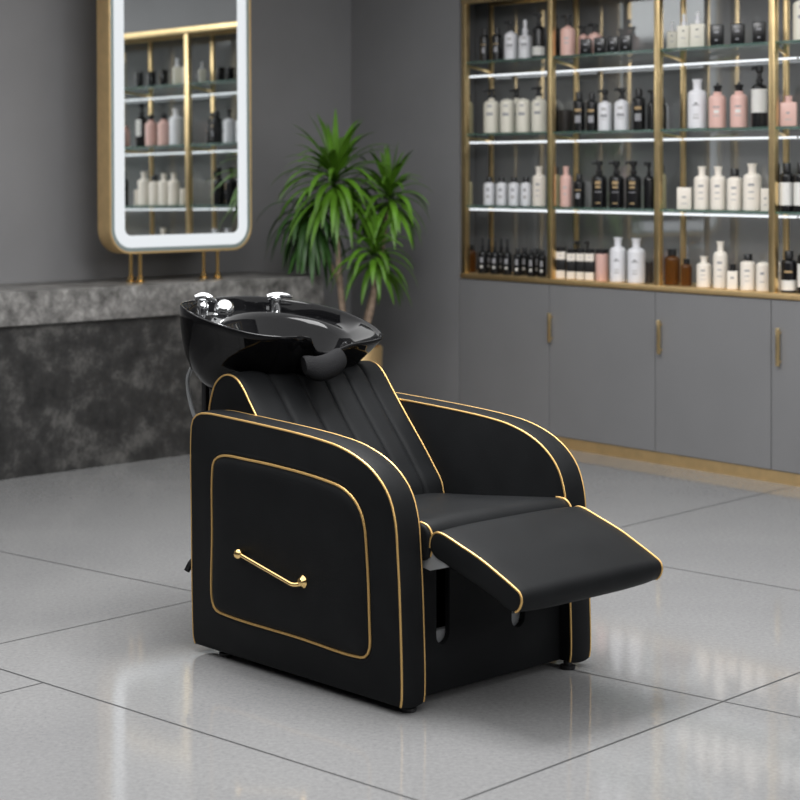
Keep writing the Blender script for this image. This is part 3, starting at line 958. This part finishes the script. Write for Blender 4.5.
def crown(center, n, length, mat, seed, droop=1.0, lo=-25, hi=82, width=0.030, bias=None):
    rnd = random.Random(seed)
    bm = bmesh.new()
    c0_ = pl_(center)
    for i in range(n):
        f = (i + 0.5) / n
        el = radians(hi + (lo - hi) * f ** 0.85 + rnd.uniform(-7, 7))
        az = i * 2.39996 + rnd.uniform(-.25, .25)
        Ln = length * rnd.uniform(0.82, 1.1) * (0.80 + 0.25 * cos(el))
        w = width * rnd.uniform(0.85, 1.15)
        d = Vector((cos(az) * cos(el), sin(az) * cos(el), sin(el)))
        p = c0_ + Vector((0, 0, -0.10 * f * length / .3 + .03))
        segs = 11
        pts = []
        g = droop * (0.10 + 0.24 * cos(el) ** 1.5) * rnd.uniform(0.8, 1.25)
        for k in range(segs + 1):
            pts.append(p.copy())
            d = (d + Vector((0, 0, -g * (0.25 + 1.3 * k / segs)))).normalized()
            p = p + d * (Ln / segs)
        side = Vector((-sin(az), cos(az), 0))
        rows = []
        for k, q in enumerate(pts):
            t = k / segs
            tang = (pts[min(k + 1, segs)] - pts[max(k - 1, 0)]).normalized()
            nm = side.cross(tang).normalized()
            ww = w * 0.5 * (0.55 + 1.0 * min(1, t * 3)) * (1 - t ** 3.0) * 0.72 + 0.0006
            rows.append([q - side * ww + nm * ww * 0.35, q, q + side * ww + nm * ww * 0.35])
        add_loft(bm, rows, False)
    base = Vector((pcx.x, pcx.y, 0))
    for v in bm.verts:                      # leaves press against the walls, not through them
        rel = v.co + base - PC                  # and lie on the counter top, not in it
        if rel.dot(LDIR) < S_END + .02 and rel.dot(LNRM) > -.05 and v.co.z < ZC1 + .012:
            v.co.z = ZC1 + .012 + .002 * random.random()
        for q, nn in ((CORNER, LNRM), (QC, MDIR)):
            over = (v.co + base - q).dot(nn) + 0.03
            if over > 0: v.co -= nn * over
    o = finish('foliage', bm, mat, plant, sharp=60)
    return o


crown(pp(335, 176), 92, 0.375, M['leaf'], 3, .66, lo=-26, hi=78, width=.034)
crown(pp(389, 194, .06), 60, 0.295, M['leaf'], 5, .68, width=.033)
crown(pp(374, 252, -.05), 54, 0.285, M['leaf'], 9, .72, width=.032)
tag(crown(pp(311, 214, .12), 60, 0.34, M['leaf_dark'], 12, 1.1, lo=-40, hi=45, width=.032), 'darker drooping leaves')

# ================================================================== SHAMPOO CHAIR
CH0 = Vector((-0.588 * 1.37 / 1.35, 5.269 * 1.37 / 1.35, 0.02))
chair = empty('shampoo_chair', CH0, radians(-47.12), 'black leather salon shampoo chair with gold piping and a black washbasin', 'chair')
W = 0.727
AT = 0.085
ARM = [(0.004, 0.0), (-0.003, .012), (-0.010, .12), (-0.014, .35), (-0.017, .60), (-0.009, .646), (.016, .667), (.055, .674), (.172, .672), (.307, .667), (.438, .661), (.563, .652),
       (.645, .641), (.724, .618), (.782, .588), (.832, .540), (.858, .477), (.869, .377), (.877, .251), (.883, .02), (.879, .0)]
arm_top = resample(catmull([Vector((p[0], p[1], 0)) for p in ARM], 8), 90)
ARM_LOOP = [Vector((p.x, p.y)) for p in arm_top]
for k in range(1, 12):
    ARM_LOOP.append(Vector((.879 + (0.004 - .879) * k / 12, 0)))


def L3(loop, b): return [Vector((p.x, b, p.y)) for p in loop]


INSET = [(.093, .143), (.093, .33), (.093, .505), (.101, .540), (.135, .559), (.263, .562), (.438, .557), (.584, .546), (.660, .533), (.710, .505), (.740, .461), (.755, .359), (.764, .20),
         (.764, .130), (.748, .108), (.700, .101), (.48, .107), (.172, .111), (.108, .120)]


def make_arm(side):
    b_out = 0.0 if side < 0 else W
    sg = 1 if side < 0 else -1            # towards the inside of the chair
    bm = bmesh.new()
    i1 = inset2(ARM_LOOP, 0.007)
    rings = [L3(i1, b_out), L3(inset2(ARM_LOOP, 0.002), b_out + sg * 0.002), L3(ARM_LOOP, b_out + sg * 0.007)]
    n = 5
    for k in range(1, n):
        t = k / n
        bulge = -0.004 * 4 * t * (1 - t)
        rings.append(L3(inset2(ARM_LOOP, bulge), b_out + sg * (0.007 + (AT - 0.014) * t)))
    rings += [L3(ARM_LOOP, b_out + sg * (AT - 0.007)), L3(inset2(ARM_LOOP, 0.002), b_out + sg * (AT - 0.002)), L3(i1, b_out + sg * AT)]
    add_loft(bm, rings, True, True, True)
    a = finish('armrest', bm, M['leather'], chair, sharp=50)
    edge = inset2(ARM_LOOP, 0.0025)[:90]
    bm = bmesh.new(); add_tube(bm, L3(edge, b_out + sg * 0.0025), 0.0031, 8); finish('piping', bm, M['piping'], a)
    bm = bmesh.new(); add_tube(bm, L3(edge, b_out + sg * (AT - 0.0025)), 0.0031, 8); finish('piping', bm, M['piping'], a)
    # padded side panel
    loop = resample(catmull([Vector((p[0], p[1], 0)) for p in INSET], 8, True), 120, True)
    loop = [Vector((p.x, p.y)) for p in loop]
    bm = bmesh.new()
    R = []
    cen = Vector((.43, .33))
    for ins, off in ((-0.016, 0.0008), (-0.010, -0.0025), (-0.004, -0.001), (0.0, 0.001), (0.005, -0.004), (0.014, -0.009), (0.026, -0.012)):
        R.append(L3(inset2(loop, ins), b_out + sg * off))
    base = inset2(loop, 0.026)
    for q, off in ((.92, .0138), (.82, .0150), (.70, .0156), (.5, .0158)):
        R.append(L3([cen + (p - cen) * q for p in base], b_out - sg * off))
    add_loft(bm, R, True, False, True)
    sp = finish('side_panel', bm, M['leather'], a, sharp=60)
    bm = bmesh.new(); add_tube(bm, L3(loop, b_out - sg * 0.003), 0.0037, 8, closed=True)
    finish('panel_piping', bm, M['piping'], a)
    return a


arm_l = make_arm(-1)
arm_r = make_arm(1)
# brass grab handle on the near arm
def hb(a, b, h): return Vector((a, b, h))
bm = bmesh.new()
h0 = hb(.259, -.036, .305); h1 = hb(.512, -.016, .266)
hm = hb(.474, -.036, .2612)
path = catmull([h0] + [h0.lerp(hm, k / 5) for k in range(1, 6)] + [hb(.488, -.0355, .2585), hb(.502, -.030, .2585), hb(.511, -.023, .262), h1], 5)
add_tube(bm, path, 0.0062, 12)
hd = finish('grab_handle', bm, M['gold_polished'], arm_l)
bm = bmesh.new()
bmesh.ops.create_uvsphere(bm, u_segments=20, v_segments=14, radius=0.0150, matrix=Matrix.Translation(h0))
add_tube(bm, [h0, h0 + Vector((-.024, .022, -.005))], [.009, .014], 14)
finish('handle_mount', bm, M['gold_polished'], arm_l)
bm = bmesh.new()
prof = [(0, 0), (.0175, 0), (.0175, .004), (.013, .009), (.010, .015), (0, .018)]
rings = [[Vector((h1.x + max(r, 1e-5) * cos(2 * pi * k / 20), h1.y + .002 - z, h1.z + max(r, 1e-5) * sin(2 * pi * k / 20))) for k in range(20)] for r, z in prof]
add_loft(bm, rings, True, True, True)
finish('handle_mount', bm, M['gold_polished'], arm_l)

# base front panel with two slots
BI0, BI1 = AT + 0.001, W - AT - 0.001
def slot(b, z0, z1, r):
    out = [Vector((b + r, z1)), Vector((b - r, z1))]
    for k in range(11):
        a = pi + pi * k / 10
        out.append(Vector((b + r * cos(a), z0 + r + r * sin(a))))
    return out
plate('base_panel', [Vector(p) for p in ((BI0, .004), (BI1, .004), (BI1, .385), (BI0, .385))],
      [slot(.188, .124, .345, .0255), slot(.475, .119, .345, .0275)], 0.018, lambda c: Vector((.832 + c.z, c.x, c.y)), M['leather'], chair, 0.002)
bm = bmesh.new(); add_box(bm, (.0, BI0, .004), (.02, BI1, .60), 0.002, 1)
finish('rear_panel', bm, M['leather'], chair)
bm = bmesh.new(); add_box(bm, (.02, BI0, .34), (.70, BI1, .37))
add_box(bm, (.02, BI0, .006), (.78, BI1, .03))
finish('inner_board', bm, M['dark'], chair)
# linkage that carries the leg rest
for b in (.099, W - .099 - .03):
    bm = bmesh.new()
    add_loft(bm, [[Vector((.835, b + o, .345)), Vector((.868, b + o, .395)), Vector((.90, b + o, .385)), Vector((.955, b + o, .358)), Vector((.885, b + o, .338))] for o in (0, .03)], True, True, True)
    finish('leg_rest_bracket', bm, M['steel'], chair)
for b in (.205, .50):
    bm = bmesh.new()
    add_box(bm, (.800, b - .04, .09), (.820, b + .03, .158), .003, 1)
    finish('stop_plate', bm, M['steel'], chair)
for b in (.19, W - .19):
    bm = bmesh.new()
    add_box(bm, (.80, b - .012, .30), (1.10, b + .012, .318), 0.002, 1, Matrix.Translation((0, 0, .26)) @ Matrix.Rotation(radians(10), 4, 'Y') @ Matrix.Translation((0, 0, -.08)))
    finish('leg_rest_arm', bm, M['plastic'], chair)

# seat cushion
prof = [(.20, .33), (.20, .395), (.30, .404), (.40, .412), (.55, .426), (.70, .442), (.80, .4525), (.848, .456), (.872, .451), (.887, .436), (.891, .415), (.889, .39), (.884, .372), (.86, .36), (.6, .34)]
sp_ = resample(catmull([Vector((p[0], p[1], 0)) for p in prof], 8, True), 110, True)
sp_ = [Vector((p.x, p.y)) for p in sp_]
bm = bmesh.new()
SB0, SB1 = AT + 0.003, W - AT - 0.003
rings = [L3(inset2(sp_, .008), SB0), L3(inset2(sp_, .002), SB0 + .002), L3(sp_, SB0 + .008)]
for k in range(1, 12):
    t = k / 12
    rings.append(L3(inset2(sp_, -0.010 * (1 - (2 * t - 1) ** 4)), SB0 + .008 + (SB1 - SB0 - .016) * t))
rings += [L3(sp_, SB1 - .008), L3(inset2(sp_, .002), SB1 - .002), L3(inset2(sp_, .008), SB1)]
add_loft(bm, rings, True, True, True)
seat = finish('seat', bm, M['leather'], chair, sharp=60)
pip = catmull([Vector(p + (0,)) for p in ((.835, .456), (.85, .4565), (.873, .452), (.888, .437), (.893, .415), (.891, .39), (.886, .374))], 6)
for b in (SB0 + .012, SB1 - .004):
    bm = bmesh.new(); add_tube(bm, [Vector((p.x, b, p.y)) for p in pip], .0032, 8); finish('piping', bm, M['piping'], seat)

# backrest : channel tufted
BB0, BB1 = 0.086, 0.636
bp = [(-.025, .42), (-.036, .56), (-.040, .655), (-.028, .706), (-.006, .748), (.028, .771), (.058, .776), (.090, .768), (.122, .742), (.150, .708), (.195, .655), (.245, .598), (.295, .542), (.34, .487), (.372, .445), (.385, .40)]
BP = resample(catmull([Vector((p[0], p[1], 0)) for p in bp], 8), 90)
BP = [Vector((p.x, p.y)) for p in BP]
SEAMS = [BB0, .200, .300, .388, .477, .556, BB1]
def tuft(b, lo=BB0, hi=BB1):
    v = (b - lo) / (hi - lo)
    crown_ = 0.006 * (1 - abs(2 * v - 1) ** 4)
    for i in range(6):
        if SEAMS[i] <= b <= SEAMS[i + 1] + 1e-9:
            t = (b - SEAMS[i]) / (SEAMS[i + 1] - SEAMS[i])
            return crown_ + 0.0085 * (max(0, 1 - abs(2 * t - 1) ** 7)) - 0.003
    return crown_
cols = []
for i in range(6):
    for k in range(16):
        cols.append(SEAMS[i] + (SEAMS[i + 1] - SEAMS[i]) * (.5 - .5 * cos(pi * k / 16)))
cols.append(BB1)
nrm = []
for i in range(len(BP)):
    t = BP[min(i + 1, 89)] - BP[max(i - 1, 0)]
    nrm.append(Vector((-t.y, t.x)).normalized())
rings = []
for b in cols:
    R = []
    for i, p in enumerate(BP):
        s = i / 89
        f = min(1, max(0, (s - 0.36) / 0.14)); f = f * f * (3 - 2 * f)
        q = p + nrm[i] * (tuft(b) * f if b not in (BB0, BB1) else 0)
        R.append(Vector((q.x, b, q.y)))
    R += [Vector((.30, b, .38)), Vector((.1, b, .37)), Vector((-.02, b, .38))]
    rings.append(R)
bm = bmesh.new(); add_loft(bm, rings, True, True, True)
back = finish('backrest', bm, M['leather'], chair, sharp=75)
for b in (BB0, BB1):
    bm = bmesh.new(); add_tube(bm, L3(BP[6:], b), .0030, 8); finish('piping', bm, M['piping'], back)

# leg rest
lp = [(.883, .398), (.884, .415), (.890, .430), (.903, .440), (.922, .442), (1.00, .4195), (1.07, .396), (1.13, .370), (1.180, .347), (1.202, .334), (1.208, .318), (1.203, .300), (1.190, .286), (1.172, .284),
      (1.10, .312), (1.00, .345), (.93, .367), (.90, .378)]
LP = resample(catmull([Vector((p[0] + .006, p[1], 0)) for p in lp], 8, True), 120, True)
LP = [Vector((p.x, p.y)) for p in LP]
FB0, FB1 = .091, .636
bm = bmesh.new()
rings = [L3(inset2(LP, .008), FB0), L3(inset2(LP, .002), FB0 + .002), L3(LP, FB0 + .008)]
for k in range(1, 12):
    t = k / 12
    rings.append(L3(inset2(LP, -0.007 * (1 - (2 * t - 1) ** 4)), FB0 + .008 + (FB1 - FB0 - .016) * t))
rings += [L3(LP, FB1 - .008), L3(inset2(LP, .002), FB1 - .002), L3(inset2(LP, .008), FB1)]
add_loft(bm, rings, True, True, True)
leg = finish('leg_rest', bm, M['leather'], chair, sharp=60)
pl2 = [p for p in LP]
i0 = 0
i1 = min(range(120), key=lambda i: (pl2[i] - Vector((1.192, .284))).length)
for b in (FB0 + .003, FB1 - .003):
    bm = bmesh.new(); add_tube(bm, L3(inset2(LP, .001)[i0:i1 + 1], b), .0030, 8); finish('piping', bm, M['piping'], leg)

# feet
for a, b in ((.105, .040), (.105, W - .045), (.855, .050), (.862, W - .075)):
    bm = bmesh.new()
    add_lathe(bm, [(0, -.02), (.021, -.02), (.022, -.017), (.022, -.010), (.012, -.007), (.012, .004), (0, .004)], 20, (a, b, 0))
    finish('foot', bm, M['plastic'], chair)
# recline lever behind
bm = bmesh.new()
add_tube(bm, catmull([(-.005, .10, .235), (-.03, .08, .232), (-.062, .045, .225), (-.074, .030, .195)], 5), [.009] * 16, 10)
finish('recline_lever', bm, M['plastic'], chair)

# ------------------------------------------------------------------ basin
RIM = [  # (a, b, h) clockwise from the left neck shoulder
    (.195, .283, .880), (.192, .262, .886), (.205, .215, .890), (.195, .165, .892), (.150, .112, .900), (.070, .072, .918), (-.040, .058, .940), (-.140, .072, .960), (-.215, .118, .968), (-.268, .190, .970),
    (-.300, .285, .971), (-.308, .380, .972), (-.300, .470, .968), (-.272, .548, .958), (-.215, .605, .946), (-.130, .636, .933), (-.030, .648, .915), (.060, .640, .896), (.120, .618, .880), (.152, .590, .873),
    (.165, .550, .867), (.172, .500, .860), (.172, .455, .853), (.175, .430, .846), (.181, .390, .837), (.187, .350, .834), (.192, .312, .840), (.196, .292, .858)]
def rim_pt(p):
    b = .356 + (p[1] - .356) * 1.035
    lo = min(1, max(0, (p[1] - .42) / .15)) * min(1, max(0, (p[0] + .15) / .25))
    return Vector((p[0] + .004 * lo, b, p[2] - .004 - .013 * lo))
rim = resample(catmull([rim_pt(p) for p in RIM], 10, True), 160, True)
CC = Vector((-.045, .356))
HB = .690
bm = bmesh.new()
rings = []
def oring(s, t, drop=0.0, cen=CC):
    out = []
    for p in rim:
        f = min(1, max(0, (p.x + .12) / .22)); f = f * f * (3 - 2 * f)
        cone = 1 - .5 * t if t < .6 else .7 - (t - .6) * 1.45       # the front lips taper straight, the back bellies out
        s_ = s + (min(s, cone) - s) * f
        q = cen + (Vector((p.x, p.y)) - cen) * s_
        out.append(Vector((q.x, q.y, p.z + (HB - p.z) * t + drop)))
    return out
CB = Vector((-.115, .356))
for s, t in ((.12, 1.0), (.34, .995), (.52, .97), (.67, .91), (.79, .81), (.88, .68), (.94, .53), (.975, .36), (.993, .2), (1.0, .08)):
    f = min(1, t * 1.15)
    rings.append(oring(s, t, 0, CC.lerp(CB, f)))
rings.append(oring(1.0, 0, 0))
rings.append(oring(.994, 0, .0045))
rings.append(oring(.975, 0, .0045))
rings.append(oring(.962, 0, -.002))
# deck and bowl
inner0 = rings[-1]
def ell(cx, cy, ra, rb_, h, hmax):
    out = []
    for p in inner0:
        an = atan2((p.y - .356) / rb_, (p.x + .03) / ra)
        out.append(Vector((cx + ra * cos(an), cy + rb_ * sin(an), min(h if not callable(h) else h(cos(an)), p.z - hmax))))
    return out
def mixr(A, B, f, dz=0): return [a.lerp(b, f) + Vector((0, 0, dz)) for a, b in zip(A, B)]
open_ = ell(.0, .356, .165, .205, lambda c: .875 - .055 * c, .012)
rings.append([Vector((p.x, p.y, p.z - (.035 if p.x < -.1 else .035 * max(0, min(1, (.02 - p.x) / .12))))) for p in oring(.945, 0, 0)])
rings.append(mixr(rings[-1], open_, .85))
rings.append(open_)
rings.append(ell(.0, .356, .155, .192, lambda c: .855 - .055 * c, .02))
rings.append(ell(-.005, .356, .13, .165, lambda c: .80 - .03 * c, .03))
rings.append(ell(-.01, .356, .09, .12, .755, .03))
rings.append(ell(-.015, .356, .02, .025, .745, .03))
add_loft(bm, rings, True, True, True)
basin = tag(finish('basin', bm, M['gloss_black'], chair, sharp=80), 'gloss black ceramic washbasin')
# neck rest pad
pth = catmull([(.208, .245, .803), (.216, .280, .792), (.213, .320, .792), (.207, .362, .801), (.199, .400, .816)], 6)
bm = bmesh.new()
rings = []
n = len(pth)
for i, p in enumerate(pth):
    t = (pth[min(i + 1, n - 1)] - pth[max(i - 1, 0)]).normalized()
    e = min(i, n - 1 - i) / (n - 1)
    sc = min(1.0, 0.72 + (e * 5) ** .5 * .3)
    fwd = (Vector((1, 0, 0)) - t * t.x).normalized()
    upv = Vector((0, 0, 1))
    rings.append([p + fwd * (0.024 * sc * cos(2 * pi * k / 24) - .006 - .010 * sin(2 * pi * k / 24)) + upv * (0.036 * sc * sin(2 * pi * k / 24)) for k in range(24)])
add_loft(bm, rings, True, True, True)
tag(finish('neck_rest', bm, M['gel'], basin), 'dark gel neck cushion')
# mixer tap
TX, TB = -.225, .485
bm = bmesh.new()
add_lathe(bm, [(0, 0), (.024, 0), (.024, .006), (.021, .011), (.0185, .016), (.0185, .056), (.0195, .060), (.0195, .070), (.013, .076), (0, .077)], 24, (TX, TB, .898))
add_tube(bm, catmull([(TX - .012, TB - .022, .968), (TX + .004, TB + .004, .974), (TX + .012, TB + .036, .972), (TX + .015, TB + .056, .967)], 5), [.010, .011, .012, .012, .012, .011, .011, .010, .009, .009, .008, .008, .007, .007, .006, .004], 12)
mt = tag(finish('mixer_tap', bm, M['chrome'], basin), 'chrome mixer tap')
# spray head with stalk
bm = bmesh.new()
SX, SB = -.215, .242
add_lathe(bm, [(0, 0), (.016, 0), (.016, .005), (.010, .010), (.010, .024), (0, .026)], 18, (SX, SB, .898))
bmesh.ops.create_uvsphere(bm, u_segments=14, v_segments=10, radius=.014, matrix=Matrix.Translation((SX + .004, SB, .920)))
rot = Matrix.Translation((SX + .010, SB + .026, .942)) @ Euler((radians(28), radians(38), 0)).to_matrix().to_4x4()
prof = [(0, -.018), (.014, -.018), (.024, -.010), (.0315, .004), (.030, .012), (.025, .020), (.015, .0265), (.006, .029), (0, .0295)]
rings = [[rot @ Vector((max(r, 1e-5) * cos(2 * pi * k / 24), max(r, 1e-5) * sin(2 * pi * k / 24), z)) for k in range(24)] for r, z in prof]
add_loft(bm, rings, True, True, True)
tag(finish('spray_head', bm, M['chrome'], basin), 'round chrome spray head')
# spray holder
bm = bmesh.new()
KX, KB = -.222, .198
add_lathe(bm, [(0, 0), (.019, 0), (.019, .005), (.017, .010), (.0155, .030), (.019, .036), (.019, .050), (.015, .056), (.015, .066), (0, .068)], 20, (KX, KB, .908))
add_tube(bm, catmull([(KX - .010, KB - .022, .981), (KX, KB, .984), (KX + .010, KB + .024, .977), (KX + .016, KB + .040, .968)], 4), [.008, .010, .012, .013, .014, .014, .014, .013, .012, .010, .008, .006, .004], 12)
tag(finish('diverter_valve', bm, M['chrome'], basin), 'chrome valve with lever')
bm = bmesh.new(); add_box(bm, (-.245, .215, .893), (-.185, .300, .908), .004, 2)
finish('valve_plate', bm, M['chrome'], basin)
# waste hose and support
bm = bmesh.new()
add_tube(bm, catmull([(-.21, .25, .80), (-.275, .21, .775), (-.297, .20, .735), (-.299, .20, .700), (-.288, .20, .660), (-.262, .20, .610), (-.20, .22, .50), (-.03, .25, .40)], 8), .0065, 10)
finish('waste_hose', bm, M['hose'], basin)
bm = bmesh.new(); add_box(bm, (-.225, .195, .30), (-.205, .215, .74), .003, 1)
add_box(bm, (-.215, .195, .30), (.0, .215, .33), .003, 1)
finish('basin_support', bm, M['plastic'], chair)

# ================================================================== LIGHT
def area(name, loc, size, power, rot=(0, 0, 0), col=(1, 1, 1), sy=None):
    d = bpy.data.lights.new(name, 'AREA')
    d.energy = power; d.size = size; d.color = col
    if sy: d.shape = 'RECTANGLE'; d.size_y = sy
    o = bpy.data.objects.new(name, d); COL.objects.link(o)
    o.location = loc; o.rotation_euler = rot
    return o


area('ceiling_lamp_main', (-0.15, 5.35, 2.85), 1.1, 95, (0, 0, radians(45)))
area('added_wide_fill', (0.0, 4.6, 2.88), 6.5, 250, (0, 0, radians(45)))  # added broad fill below the ceiling, brightens the walls evenly
area('added_front_fill', (4.3, 1.4, 2.75), 1.8, 110, (radians(54), 0, radians(44)))  # added fill light, no real fixture: lifts leather fronts, doors and left wall

w = bpy.data.worlds.new('world'); SC.world = w; w.use_nodes = True
w.node_tree.nodes['Background'].inputs[0].default_value = (0.5, 0.5, 0.52, 1)
w.node_tree.nodes['Background'].inputs[1].default_value = 0.3

SC.view_settings.view_transform = 'Standard'
SC.view_settings.look = 'None'
SC.view_settings.gamma = 1
SC.view_settings.exposure = 0.0
SC.view_settings.use_curve_mapping = False
SC.cycles.max_bounces = 10
SC.cycles.glossy_bounces = 6
SC.cycles.use_denoising = True
SC.cycles.sample_clamp_indirect = 4
